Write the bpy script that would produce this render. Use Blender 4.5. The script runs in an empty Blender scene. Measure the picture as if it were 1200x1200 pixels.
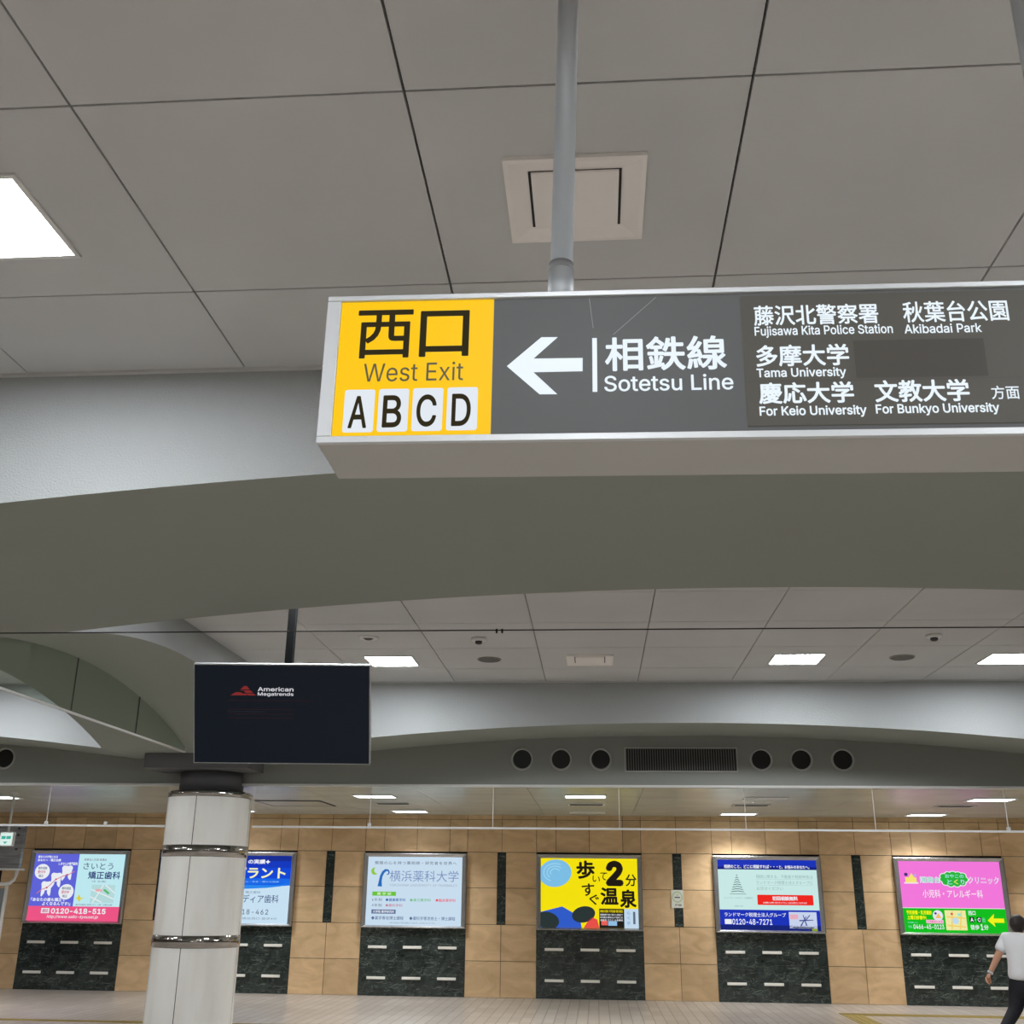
import bpy, bmesh, math, random
import numpy as np
from mathutils import Vector, Matrix
from mathutils.geometry import delaunay_2d_cdt
random.seed(7)
S = bpy.context.scene
COL = S.collection

# ---------------------------------------------------------------- camera
EYE = 1.6
cam_d = bpy.data.cameras.new('camera'); cam = bpy.data.objects.new('camera', cam_d); COL.objects.link(cam)
F_PX, PITCH, YAW, ROLL = 1258.87, math.radians(19.570), math.radians(4.483), math.radians(0.634)
fwd = Vector((-math.sin(YAW)*math.cos(PITCH), math.cos(YAW)*math.cos(PITCH), math.sin(PITCH)))
rt = Vector((math.cos(YAW), math.sin(YAW), 0)); up = rt.cross(fwd)
r2 = rt*math.cos(ROLL)+up*math.sin(ROLL); u2 = up*math.cos(ROLL)-rt*math.sin(ROLL)
m = Matrix((r2, u2, -fwd)).transposed().to_4x4(); m.translation = (0, 0, EYE)
cam.matrix_world = m
cam_d.sensor_width = 36; cam_d.lens = 36*F_PX/1200; cam_d.clip_start = .05; cam_d.clip_end = 100
S.camera = cam
# ---------------------------------------------------------------- world, exposure
w = bpy.data.worlds.new('world'); S.world = w; w.use_nodes = True
w.node_tree.nodes['Background'].inputs[0].default_value = (.8, .85, .9, 1)
w.node_tree.nodes['Background'].inputs[1].default_value = .05
S.view_settings.view_transform = 'Standard'; S.view_settings.look = 'None'
S.view_settings.gamma = 1; S.view_settings.use_curve_mapping = False
S.view_settings.exposure = 0.0
LAMP = 76.0          # ceiling fittings
LAMP_LOW = 6.0; LOW_WATTS = 27.0       # fittings of the lower ceiling

# ---------------------------------------------------------------- materials
def lin(c):
    return tuple((v/255/12.92) if v/255 <= .04045 else ((v/255+.055)/1.055)**2.4 for v in c[:3])+(1,)
def mat(name, rgb, rough=.6, metal=0., emit=None, es=1., spec=.5):
    M = bpy.data.materials.new(name); M.use_nodes = True
    b = M.node_tree.nodes['Principled BSDF']
    b.inputs['Base Color'].default_value = lin(rgb); b.inputs['Roughness'].default_value = rough
    b.inputs['Metallic'].default_value = metal; b.inputs['Specular IOR Level'].default_value = spec
    if emit:
        b.inputs['Emission Color'].default_value = lin(emit); b.inputs['Emission Strength'].default_value = es
    return M
def nodes(M): return M.node_tree.nodes, M.node_tree.links, M.node_tree.nodes['Principled BSDF']
def bump(M, scale, strength, detail=6, dist=.01):
    N, L, b = nodes(M)
    tc = N.new('ShaderNodeTexCoord'); n = N.new('ShaderNodeTexNoise'); bp = N.new('ShaderNodeBump')
    n.inputs['Scale'].default_value = scale; n.inputs['Detail'].default_value = detail
    bp.inputs['Strength'].default_value = strength; bp.inputs['Distance'].default_value = dist
    L.new(tc.outputs['Object'], n.inputs['Vector']); L.new(n.outputs['Fac'], bp.inputs['Height']); L.new(bp.outputs['Normal'], b.inputs['Normal'])
    return n
def mottled(M, a, c, scale, lo=.35, hi=.65, island=0., stretch=None, detail=6, distort=0.):
    """base colour wanders between a and c by noise; island shifts the value per separate slab"""
    N, L, b = nodes(M)
    tc = N.new('ShaderNodeTexCoord'); n = N.new('ShaderNodeTexNoise'); cr = N.new('ShaderNodeValToRGB')
    n.inputs['Scale'].default_value = scale; n.inputs['Detail'].default_value = detail; n.inputs['Distortion'].default_value = distort
    src = tc.outputs['Object']
    if stretch:
        mp = N.new('ShaderNodeMapping'); mp.inputs['Scale'].default_value = stretch; L.new(src, mp.inputs['Vector']); src = mp.outputs['Vector']
    L.new(src, n.inputs['Vector'])
    cr.color_ramp.elements[0].position = lo; cr.color_ramp.elements[1].position = hi
    cr.color_ramp.elements[0].color = lin(a); cr.color_ramp.elements[1].color = lin(c)
    L.new(n.outputs['Fac'], cr.inputs['Fac']); out = cr.outputs['Color']
    if island:
        g = N.new('ShaderNodeNewGeometry'); hs = N.new('ShaderNodeHueSaturation'); mr = N.new('ShaderNodeMapRange')
        mr.inputs['To Min'].default_value = 1-island; mr.inputs['To Max'].default_value = 1+island
        L.new(g.outputs['Random Per Island'], mr.inputs['Value']); L.new(mr.outputs['Result'], hs.inputs['Value'])
        L.new(out, hs.inputs['Color']); out = hs.outputs['Color']
    L.new(out, b.inputs['Base Color'])
    return M
def lit(name, rgb, s=1.): return mat(name, (0, 0, 0), .4, 0, rgb, s, .12)
_lit = {}
def E(r, g, b, s=.92):
    k = (r, g, b, s)
    if k not in _lit: _lit[k] = lit('backlit_%d_%d_%d' % (r, g, b), (r, g, b), s)
    return _lit[k]

PANEL = mottled(mat('ceiling_panel_paint', (203, 204, 204), .55, spec=.25), (200, 201, 201), (206, 207, 207), 1.2, island=.02)
GAP = mat('joint_backing_black', (22, 20, 19), .9)  # dark backing that shows through the open joints
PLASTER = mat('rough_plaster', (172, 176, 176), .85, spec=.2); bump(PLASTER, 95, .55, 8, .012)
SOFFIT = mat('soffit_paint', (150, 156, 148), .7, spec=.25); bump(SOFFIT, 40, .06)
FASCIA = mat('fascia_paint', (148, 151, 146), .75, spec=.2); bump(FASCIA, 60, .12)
TRIMW = mat('white_painted_metal', (225, 226, 224), .4)
ALU = mat('brushed_aluminium', (200, 203, 205), .4, .25)
STEEL = mat('stainless_steel', (186, 186, 185), .27, .82)
CHROME = mat('mirror_chrome', (176, 173, 169), .07, 1.)
def ripple(M):                                             # the polished sheet is slightly wavy around the column
    n = bump(M, 1, .35, 2, .02); N, L, b = nodes(M); tc = N.new('ShaderNodeTexCoord'); mp = N.new('ShaderNodeMapping'); mp.inputs['Scale'].default_value = (16, 16, .6)
    L.new(tc.outputs['Object'], mp.inputs['Vector']); L.new(mp.outputs['Vector'], n.inputs['Vector'])
ripple(CHROME)
BLACK = mat('matt_black', (14, 14, 15), .5)
DARK = mat('dark_grey_paint', (62, 62, 64), .6)
NECK = mat('neck_dark_paint', (104, 104, 107), .7)
LAMPM = lit('lamp_diffuser', (247, 250, 255), LAMP)
LAMPL = lit('low_lamp_diffuser', (247, 250, 255), LAMP_LOW)
TILE = mottled(mat('tan_stone', (200, 172, 134), .5, spec=.35), (208, 174, 130), (234, 202, 158), 2.2, .3, .7, .10, (1, 1, 2.2), 9, 1.2)
MARBLE = mat('green_marble', (40, 48, 46), .16, spec=.5)
def marble(M):
    N, L, b = nodes(M)
    mottled(M, (24, 31, 31), (62, 72, 68), 3.4, .3, .72, .15, None, 8, 2.5)
    src = b.inputs['Base Color'].links[0].from_socket
    tc = N.new('ShaderNodeTexCoord'); n = N.new('ShaderNodeTexNoise'); n.inputs['Scale'].default_value = 6.0; n.inputs['Detail'].default_value = 12; n.inputs['Distortion'].default_value = .9
    mp = N.new('ShaderNodeMapping'); mp.inputs['Rotation'].default_value = (0, .6, 0); mp.inputs['Scale'].default_value = (.55, 1, 2.0)
    L.new(tc.outputs['Object'], mp.inputs['Vector']); L.new(mp.outputs['Vector'], n.inputs['Vector'])
    cr = N.new('ShaderNodeValToRGB'); e = cr.color_ramp.elements
    e[0].position = .488; e[0].color = (0, 0, 0, 1); e[1].position = .5; e[1].color = (1, 1, 1, 1); x = e.new(.512); x.color = (0, 0, 0, 1)
    L.new(n.outputs['Fac'], cr.inputs['Fac'])
    mx = N.new('ShaderNodeMixRGB'); mx.inputs[2].default_value = lin((138, 150, 142)); 
    mu = N.new('ShaderNodeMath'); mu.operation = 'MULTIPLY'; mu.inputs[1].default_value = .65
    L.new(cr.outputs['Color'], mu.inputs[0]); L.new(mu.outputs[0], mx.inputs[0]); L.new(src, mx.inputs[1]); L.new(mx.outputs[0], b.inputs['Base Color'])
marble(MARBLE)
LOWP = mottled(mat('glossy_ceiling_strip', (214, 217, 212), .25, .08, spec=.5), (208, 212, 206), (218, 221, 216), 1.5, island=.03)
COLP = mottled(mat('glossy_column_panel', (240, 240, 234), .18, spec=.5), (244, 244, 238), (230, 227, 218), 1.6, .45, .8, 0, (2.5, 2.5, .45), 7)
def glass(name, tint, rough=.02, thin=.10):
    M = bpy.data.materials.new(name); M.use_nodes = True; N, L = M.node_tree.nodes, M.node_tree.links
    N.remove(N['Principled BSDF'])
    t = N.new('ShaderNodeBsdfTransparent'); t.inputs[0].default_value = tint
    g = N.new('ShaderNodeBsdfGlossy'); g.inputs[0].default_value = (.9, .95, .93, 1); g.inputs[1].default_value = rough
    f = N.new('ShaderNodeFresnel'); ge = N.new('ShaderNodeNewGeometry'); mr = N.new('ShaderNodeMapRange')
    mr.inputs['To Min'].default_value = 1.3; mr.inputs['To Max'].default_value = 1/1.3      # same sheen from both sides of the sheet
    L.new(ge.outputs['Backfacing'], mr.inputs['Value']); L.new(mr.outputs['Result'], f.inputs[0])
    mx = N.new('ShaderNodeMixShader'); L.new(f.outputs[0], mx.inputs[0]); L.new(t.outputs[0], mx.inputs[1]); L.new(g.outputs[0], mx.inputs[2])
    L.new(mx.outputs[0], N['Material Output'].inputs[0])
    return M
GLASS = glass('clear_glass', (.93, .945, .935, 1))
GLASSG = glass('grey_green_glass', (.80, .84, .80, 1))
FLOORM = mat('floor_tile', (168, 156, 142), .34, spec=.4)
def floor_nodes(M):
    N, L, b = nodes(M)
    tc = N.new('ShaderNodeTexCoord'); mp = N.new('ShaderNodeMapping'); mp.inputs['Rotation'].default_value = (0, 0, math.pi/2)
    br = N.new('ShaderNodeTexBrick'); br.offset = 0
    br.inputs['Scale'].default_value = 1; br.inputs['Brick Width'].default_value = .6; br.inputs['Row Height'].default_value = .15
    br.inputs['Mortar Size'].default_value = .006; br.inputs['Color1'].default_value = lin((182, 173, 162)); br.inputs['Color2'].default_value = lin((168, 158, 147)); br.inputs['Mortar'].default_value = lin((122, 110, 102))
    L.new(tc.outputs['Object'], mp.inputs['Vector']); L.new(mp.outputs['Vector'], br.inputs['Vector'])
    n = N.new('ShaderNodeTexNoise'); n.inputs['Scale'].default_value = .6; n.inputs['Detail'].default_value = 5
    mx = N.new('ShaderNodeMixRGB'); mx.blend_type = 'MULTIPLY'; mx.inputs[0].default_value = .35
    L.new(tc.outputs['Object'], n.inputs['Vector']); L.new(br.outputs['Color'], mx.inputs[1]); L.new(n.outputs['Color'], mx.inputs[2])
    L.new(br.outputs['Color'], b.inputs['Base Color'])
floor_nodes(FLOORM)
TACT = mat('tactile_yellow', (158, 138, 70), .55)
SKIN = mat('skin', (196, 146, 118), .5); SHIRT = mat('white_cotton', (232, 234, 236), .85); bump(SHIRT, 22, .25)
TROUS = mat('navy_trousers', (24, 25, 32), .8); HAIR = mat('dark_hair', (40, 33, 30), .55); bump(HAIR, 60, .6)
SHOE = mat('black_shoe', (22, 22, 23), .5); SHOESOLE = mat('shoe_sole', (190, 190, 186), .6); WHITEP = mat('white_plastic', (236, 237, 238), .4)
BAGM = mat('white_bag_vinyl', (235, 236, 238), .4)

# ---------------------------------------------------------------- mesh helpers
class MB:
    def __init__(s): s.v = []; s.f = []; s.mi = []; s.ms = []; s.sm = []
    def k(s, M):
        if M not in s.ms: s.ms.append(M)
        return s.ms.index(M)
    def add(s, vs, fs, M, smooth=False):
        o = len(s.v); s.v += [tuple(p) for p in vs]; i = s.k(M)
        for f in fs: s.f.append([o+j for j in f]); s.mi.append(i); s.sm.append(smooth)
        return s
    def box(s, x0, x1, y0, y1, z0, z1, M):
        return s.add([(x0, y0, z0), (x1, y0, z0), (x1, y1, z0), (x0, y1, z0), (x0, y0, z1), (x1, y0, z1), (x1, y1, z1), (x0, y1, z1)],
              [(0, 3, 2, 1), (4, 5, 6, 7), (0, 1, 5, 4), (1, 2, 6, 5), (2, 3, 7, 6), (3, 0, 4, 7)], M)
    def poly(s, pts, M): return s.add(pts, [list(range(len(pts)))], M)
    def lathe(s, prof, c, M, n=40, axis='z', smooth=True, caps=True):
        vs = []
        for r, h in prof:
            for i in range(n):
                a = 2*math.pi*i/n; ca, sa = r*math.cos(a), r*math.sin(a)
                vs.append({'z': (c[0]+ca, c[1]+sa, c[2]+h), 'y': (c[0]+ca, c[1]+h, c[2]-sa), 'x': (c[0]+h, c[1]+ca, c[2]+sa)}[axis])
        fs = [(j*n+i, j*n+(i+1) % n, (j+1)*n+(i+1) % n, (j+1)*n+i) for j in range(len(prof)-1) for i in range(n)]
        s.add(vs, fs, M, smooth)
        if caps:
            o = len(s.v)-len(vs); i = s.k(M)
            s.f.append([o+j for j in reversed(range(n))]); s.mi.append(i); s.sm.append(False)
            s.f.append([o+(len(prof)-1)*n+j for j in range(n)]); s.mi.append(i); s.sm.append(False)
        return s
    def tube(s, pts, r, M, n=12):
        pts = [Vector(p) for p in pts]; vs = []
        for i, p in enumerate(pts):
            d = (pts[min(i+1, len(pts)-1)]-pts[max(i-1, 0)]).normalized()
            a = d.cross(Vector((0, 0, 1)) if abs(d.z) < .9 else Vector((0, 1, 0))).normalized(); b = d.cross(a)
            for j in range(n):
                t = 2*math.pi*j/n; vs.append(p+(a*math.cos(t)+b*math.sin(t))*r)
        fs = [(i*n+j, i*n+(j+1) % n, (i+1)*n+(j+1) % n, (i+1)*n+j) for i in range(len(pts)-1) for j in range(n)]
        fs += [list(range(n)), [(len(pts)-1)*n+j for j in reversed(range(n))]]
        return s.add(vs, fs, M, True)
    def build(s, name, parent=None, loc=None, bevel=0., keep=True):
        """link as one mesh object; vertices are given in world space (or in the parent's space when it has a parent)"""
        o = bpy.data.objects.new(name, None)
        me = bpy.data.meshes.new(name)
        L = Vector(loc) if loc else Vector((0, 0, 0))
        me.from_pydata([tuple(Vector(p)-L) for p in s.v], [], s.f)
        for M in s.ms: me.materials.append(M)
        me.polygons.foreach_set('material_index', s.mi); me.polygons.foreach_set('use_smooth', s.sm)
        me.update()
        bpy.data.objects.remove(o)
        o = bpy.data.objects.new(name, me); COL.objects.link(o); o.location = L
        if parent: o.parent = parent
        if bevel:
            b = o.modifiers.new('edge', 'BEVEL'); b.width = bevel; b.segments = 2; b.limit_method = 'ANGLE'
        return o

_tx = {}
try: SANS = bpy.data.fonts.load(bpy.utils.system_resource('DATAFILES', path='fonts')+'/Inter.woff2')   # the sans face that ships inside Blender
except Exception: SANS = None
def text_mesh(body, weight=0., spacing=1.):
    east = any(ord(ch) > 0x2e80 for ch in body); heavy = weight; weight = 0.
    key = (body, weight, spacing, heavy)
    if key not in _tx:
        c = bpy.data.curves.new('lettering', 'FONT'); c.body = body; c.offset = weight; c.resolution_u = 4; c.fill_mode = 'NONE'; c.space_character = spacing
        if SANS and not east: c.font = SANS
        o = bpy.data.objects.new('lettering', c); COL.objects.link(o); bpy.context.view_layer.update()
        me = bpy.data.meshes.new_from_object(o.evaluated_get(bpy.context.evaluated_depsgraph_get()))
        pts = [Vector((v.co.x, v.co.y)) for v in me.vertices]; eds = [tuple(e.vertices) for e in me.edges]
        bpy.data.objects.remove(o); bpy.data.curves.remove(c); bpy.data.meshes.remove(me)
        nxt = {}
        for a_, b_ in eds: nxt.setdefault(a_, []).append(b_); nxt.setdefault(b_, []).append(a_)
        seen, segs = set(), []                             # walk each outline in its own order so that winding is kept
        for a_ in range(len(pts)):
            if a_ in seen or a_ not in nxt: continue
            p_, q_ = a_, min(nxt[a_], key=lambda j: (abs(j-a_) != 1 or j < a_))
            while True:
                segs.append((p_, q_)); seen.add(p_)
                if q_ == a_: break
                r_ = [j for j in nxt[q_] if j != p_]; p_, q_ = q_, (r_[0] if r_ else a_)
        cv, ce, cf = delaunay_2d_cdt(pts, segs, [], 1, 1e-7)[:3]
        A_ = np.array([pts[a_] for a_, b_ in segs]); B_ = np.array([pts[b_] for a_, b_ in segs])
        cen = np.array([(cv[f_[0]]+cv[f_[1]]+cv[f_[2]])/3 for f_ in cf]); fs = []
        for q_, f_ in enumerate(cf):
            x_, y_ = cen[q_]; up_ = (A_[:, 1] <= y_) & (B_[:, 1] > y_); dn_ = (A_[:, 1] > y_) & (B_[:, 1] <= y_)
            side = (B_[:, 0]-A_[:, 0])*(y_-A_[:, 1])-(x_-A_[:, 0])*(B_[:, 1]-A_[:, 1])
            if int((up_ & (side > 0)).sum())-int((dn_ & (side < 0)).sum()): fs.append(list(f_))
        vs = [Vector((v.x, v.y, 0)) for v in cv]
        if heavy > 0:                                     # bolder strokes: the same glyphs struck again a little to each side
            v0, f0 = vs, fs; vs, fs = [], []
            ring = [(math.cos(q*math.pi/4), math.sin(q*math.pi/4)) for q in range(8)]
            for dx, dy in [(0, 0)]+ring+([(p_[0]/2, p_[1]/2) for p_ in ring] if heavy > .026 else []):
                o_ = len(vs); vs += [Vector((v.x+dx*heavy, v.y+dy*heavy, 0)) for v in v0]; fs += [[o_+j for j in q] for q in f0]
        xs = [v.x for v in vs]; ys = [v.y for v in vs]
        _tx[key] = (vs, fs, min(xs), max(xs), min(ys), max(ys))
    return _tx[key]
class Face:
    """draws flat shapes and lettering on a vertical sheet facing -y: (a, b) in metres from its lower left corner"""
    def __init__(s, mb, x, y, z, step=.0012): s.mb, s.x, s.y, s.z, s.st, s.n = mb, x, y, z, step, 0
    def layer(s): s.n += 1
    def P(s, a, b): return (s.x+a, s.y-s.st*s.n, s.z+b)
    def rect(s, a0, b0, a1, b1, M): s.mb.poly([s.P(a0, b0), s.P(a1, b0), s.P(a1, b1), s.P(a0, b1)], M)
    def poly(s, pts, M): s.mb.poly([s.P(*p) for p in pts], M)
    def ell(s, a, b, ra, rb, M, n=32, rot=0.): 
        c, q = math.cos(rot), math.sin(rot)
        s.poly([(a+ra*math.cos(t)*c-rb*math.sin(t)*q, b+ra*math.cos(t)*q+rb*math.sin(t)*c) for t in [2*math.pi*i/n for i in range(n)]], M)
    def rrect(s, a0, b0, a1, b1, r, M, n=5):
        pts = []
        for cx, cy, t0 in ((a1-r, b1-r, 0), (a0+r, b1-r, 90), (a0+r, b0+r, 180), (a1-r, b0+r, 270)):
            pts += [(cx+r*math.cos(math.radians(t0+90*i/n)), cy+r*math.sin(math.radians(t0+90*i/n))) for i in range(n+1)]
        s.poly(pts, M)
    def stroke(s, pts, wd, M):
        """a band of varying width along pts"""
        L, R = [], []
        for i, p in enumerate(pts):
            a, b = pts[max(i-1, 0)], pts[min(i+1, len(pts)-1)]; d = Vector((b[0]-a[0], b[1]-a[1])).normalized()
            q = wd[i] if isinstance(wd, (list, tuple)) else wd
            L.append((p[0]-d.y*q/2, p[1]+d.x*q/2)); R.append((p[0]+d.y*q/2, p[1]-d.x*q/2))
        for i in range(len(pts)-1): s.poly([L[i], R[i], R[i+1], L[i+1]], M)
    def text(s, body, a0, b0, a1, b1, M, weight=0., rot=0., slant=0., spacing=1.):
        """lettering scaled to fill the given box"""
        vs, fs, x0, x1, y0, y1 = text_mesh(body, weight, spacing)
        out = []; ca, cb = (a0+a1)/2, (b0+b1)/2
        for v in vs:
            a = a0+(v.x-x0)/(x1-x0)*(a1-a0); b = b0+(v.y-y0)/(y1-y0)*(b1-b0); a += slant*(b-b0)
            if rot: da, db = a-ca, b-cb; a, b = ca+da*math.cos(rot)-db*math.sin(rot), cb+da*math.sin(rot)+db*math.cos(rot)
            out.append(s.P(a, b))
        s.mb.add(out, fs, M)

def tag(o, label=None, cat=None, group=None, kind=None):
    for k, v in (('label', label), ('category', cat), ('group', group), ('kind', kind)):
        if v: o[k] = v
    return o
def thing(name, label, cat, loc, group=None, kind=None, rz=0):
    o = bpy.data.objects.new(name, None); COL.objects.link(o); o.location = loc; o.rotation_euler.z = rz; o.empty_display_size = .1
    return tag(o, label, cat, group, kind)
def copy_tree(o, parent=None):
    c = o.copy(); COL.objects.link(c)
    if parent: c.parent = parent
    for ch in [x for x in S.objects if x.parent == o]: copy_tree(ch, c)
    return c

# ---------------------------------------------------------------- measures of the hall
CEIL = 4.0; LOW = 2.87; WALL_Y = 19.09
XL, XR, YB = -16.0, 18.2, -6.0
BAYS = [(-15.7, -5.95), (-3.84, 5.94), (8.05, 17.8)]       # clear spans between the crossing beams
CROSS = [(-5.95, -3.84), (5.94, 8.05)]
SPRING = 3.21
def arch_x(x):
    for a, b in BAYS:
        if a <= x <= b:
            c = (a+b)/2; h = (b-a)/2; return 3.51-(3.51-SPRING)*((x-c)/h)**2
    return SPRING
def arch_y(y, y0, y1, top=3.68): c = (y0+y1)/2; h = (y1-y0)/2; return top-(top-SPRING)*((y-c)/h)**2

# ---------------------------------------------------------------- structure
def structure(mb, name, loc=None): return tag(mb.build(name, None, loc), kind='structure')
structure(MB().box(XL, XR, YB, WALL_Y+.2, -.1, 0, FLOORM), 'floor')
# upper ceiling of square panels with dark open joints
mb = MB()
gx = [-1.67+1.096*i for i in range(-14, 20)]
def ceil_field(x0, x1, y0, y1, ys):
    mb.box(x0, x1, y0, y1, CEIL+.03, CEIL+.06, GAP)
    xs = [x0]+[x for x in gx if x0+.12 < x < x1-.12]+[x1]; yy = [y0]+[y for y in ys if y0+.1 < y < y1-.1]+[y1]
    for i in range(len(xs)-1):
        for j in range(len(yy)-1):
            mb.box(xs[i]+.0045, xs[i+1]-.0045, yy[j]+.0045, yy[j+1]-.0045, CEIL, CEIL+.028, PANEL)
NEARY = sorted(3.88-1.146*i for i in range(0, 9)); FARY = [7.7, 8.77, 9.84, 10.93, 12.0]
for a, b in BAYS:
    ceil_field(a, b, YB, 4.6, NEARY); ceil_field(a, b, 6.9, 12.8, FARY)
structure(mb, 'ceiling')
# lower ceiling of glossy strips beyond the far beam
mb = MB(); mb.box(XL, XR, 13.95, WALL_Y+.2, LOW+.03, LOW+.06, GAP)
y = 13.97
while y < WALL_Y-.05:
    x = -15.62
    while x < XR:
        mb.box(x+.003, x+1.475-.003, y+.002, min(y+.2, WALL_Y)-.002, LOW, LOW+.028, LOWP); x += 1.475
    y += .2
structure(mb, 'ceiling.001')
# arched beams running along x
def beam_x(y0, y1, name, back=True):
    mb = MB(); xs = []
    for a, b in BAYS: xs += [a+(b-a)*i/48 for i in range(49)]
    xs = sorted(xs)
    for i in range(len(xs)-1):
        a, b = xs[i], xs[i+1]; za, zb = arch_x(a), arch_x(b)
        gap = any(abs(a-p) < 1e-6 and abs(b-q) < 1e-6 for p, q in CROSS)
        if not gap or True:
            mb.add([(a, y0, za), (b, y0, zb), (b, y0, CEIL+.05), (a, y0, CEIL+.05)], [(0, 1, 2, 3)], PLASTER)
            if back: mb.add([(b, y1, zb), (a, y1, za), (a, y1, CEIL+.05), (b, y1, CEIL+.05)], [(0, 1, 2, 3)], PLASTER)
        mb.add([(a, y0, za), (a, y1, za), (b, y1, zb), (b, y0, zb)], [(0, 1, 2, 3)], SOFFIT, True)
    return structure(mb, name)
beam_x(4.6, 6.9, 'ceiling_beam')
beam_x(12.8, 13.9, 'ceiling_beam.001', False)
# arched beams running along y, over the columns
def beam_y(x0, x1, y0, y1, name, springs=True):
    mb = MB(); n = 40
    for i in range(n):
        a, b = y0+(y1-y0)*i/n, y0+(y1-y0)*(i+1)/n
        za, zb = (arch_y(a, y0, y1), arch_y(b, y0, y1))
        mb.add([(x1, a, za), (x1, b, zb), (x1, b, CEIL+.05), (x1, a, CEIL+.05)], [(0, 1, 2, 3)], PLASTER)
        mb.add([(x0, b, zb), (x0, a, za), (x0, a, CEIL+.05), (x0, b, CEIL+.05)], [(0, 1, 2, 3)], PLASTER)
        mb.add([(x0, a, za), (x0, b, zb), (x1, b, zb), (x1, a, za)], [(0, 1, 2, 3)], SOFFIT, True)
    return structure(mb, name)
k = 0
for x0, x1 in CROSS:
    beam_y(x0, x1, 6.9, 12.8, 'ceiling_beam.%03d' % (k+2)); beam_y(x0, x1, -3.55, 4.6, 'ceiling_beam.%03d' % (k+3)); k += 2
# fascia wall over the smoke barrier, with a pale lower trim
mb = MB(); xs = sorted({a+(b-a)*i/48 for a, b in BAYS for i in range(49)})
for i in range(len(xs)-1):
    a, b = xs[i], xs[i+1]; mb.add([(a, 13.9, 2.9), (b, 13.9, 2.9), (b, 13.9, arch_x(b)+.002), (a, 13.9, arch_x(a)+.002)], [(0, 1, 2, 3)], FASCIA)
mb.add([(xs[0], 13.98, 2.9), (xs[-1], 13.98, 2.9), (xs[-1], 13.98, 4), (xs[0], 13.98, 4)], [(3, 2, 1, 0)], FASCIA)
structure(mb, 'wall_fascia')
structure(MB().box(XL, XR, 13.885, 13.98, 2.872, 2.9, TRIMW), 'trim_1')
# thin edge strips where ceiling meets the beams
for i, (y0, y1) in enumerate(((4.575, 4.6), (12.775, 12.8))):
    mb = MB()
    for a, b in BAYS: mb.box(a, b, y0, y1, CEIL-.012, CEIL+.002, PANEL)
    structure(mb, 'trim_%d' % (i+2))
# far wall: tan stone slabs
PERIOD = 2.947; AD0 = -3.962                                  # left edge of the third lightbox bay
ads_x = [AD0+PERIOD*i for i in range(-4, 8)]; ADW = 1.765
ZC = [0, .552, 1.115, 1.69, 2.265, 2.80, 2.88]
mb = MB(); mb.box(XL, XR, WALL_Y+.035, WALL_Y+.2, 0, LOW+.1, GAP)
def slab(x0, x1, z0, z1): mb.box(x0+.004, x1-.004, WALL_Y, WALL_Y+.04, z0+.004, z1-.004, TILE)
for ax in ads_x:
    g0, g1 = ax+ADW, ax+PERIOD; gm = (g0+g1)/2
    for j in range(4):
        if j in (2, 3): slab(g0, gm-.072, ZC[j], ZC[j+1]); slab(gm+.072, g1, ZC[j], ZC[j+1])
        else: slab(g0, gm, ZC[j], ZC[j+1]); slab(gm, g1, ZC[j], ZC[j+1])
    for j in (4, 5):
        cuts = [ax, ax+.33, ax+.895, ax+1.46, ax+ADW, gm, g1]
        for q in range(len(cuts)-1): slab(cuts[q], cuts[q+1], ZC[j], ZC[j+1])
structure(mb, 'wall_back')
# dark marble strips between the lightboxes
for i, ax in enumerate(ads_x[2:10]):
    gm = ax+(ADW+PERIOD)/2
    structure(MB().box(gm-.07, gm+.07, WALL_Y-.004, WALL_Y+.036, 1.12, 2.26, MARBLE), 'trim_%d' % (i+4), (gm, WALL_Y, 1.12))
WALLM = mat('side_wall_paint', (168, 160, 148), .6)
structure(MB().box(XL-.2, XL, YB, WALL_Y+.2, 0, CEIL+.1, WALLM), 'wall_left')
structure(MB().box(XR, XR+.2, YB, WALL_Y+.2, 0, CEIL+.1, WALLM), 'wall_right')
structure(MB().box(XL, XR, YB-.2, YB, 0, CEIL+.1, WALLM), 'wall_rear')

# tactile guide paving on the floor
def paving(pts_boxes, label):
    mb = MB(); x0 = min(b[0] for b in pts_boxes); y0 = min(b[2] for b in pts_boxes)
    for a, b, c, d in pts_boxes:
        mb.box(a, b, c, d, 0, .006, TACT)
        nx, ny = max(1, round((b-a)/.3)), max(1, round((d-c)/.3))
        if b-a > d-c:
            for q in range(3): mb.box(a, b, c+(d-c)*(.2+.3*q)-.01, c+(d-c)*(.2+.3*q)+.01, .006, .010, TACT)
        else:
            for q in range(3): mb.box(a+(b-a)*(.2+.3*q)-.01, a+(b-a)*(.2+.3*q)+.01, c, d, .006, .010, TACT)
    o = mb.build('tactile_paving', None, (x0, y0, 0)); return tag(o, label, 'tactile paving')
paving([(3.5, 12, 17.32, 17.6), (3.5, 3.8, 15.3, 17.32)], 'yellow tactile guide strip turning a corner on the floor near the walker')
paving([(-10, -2.2, 14.68, 14.82)], 'thin brownish guide line on the floor before the column')

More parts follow.
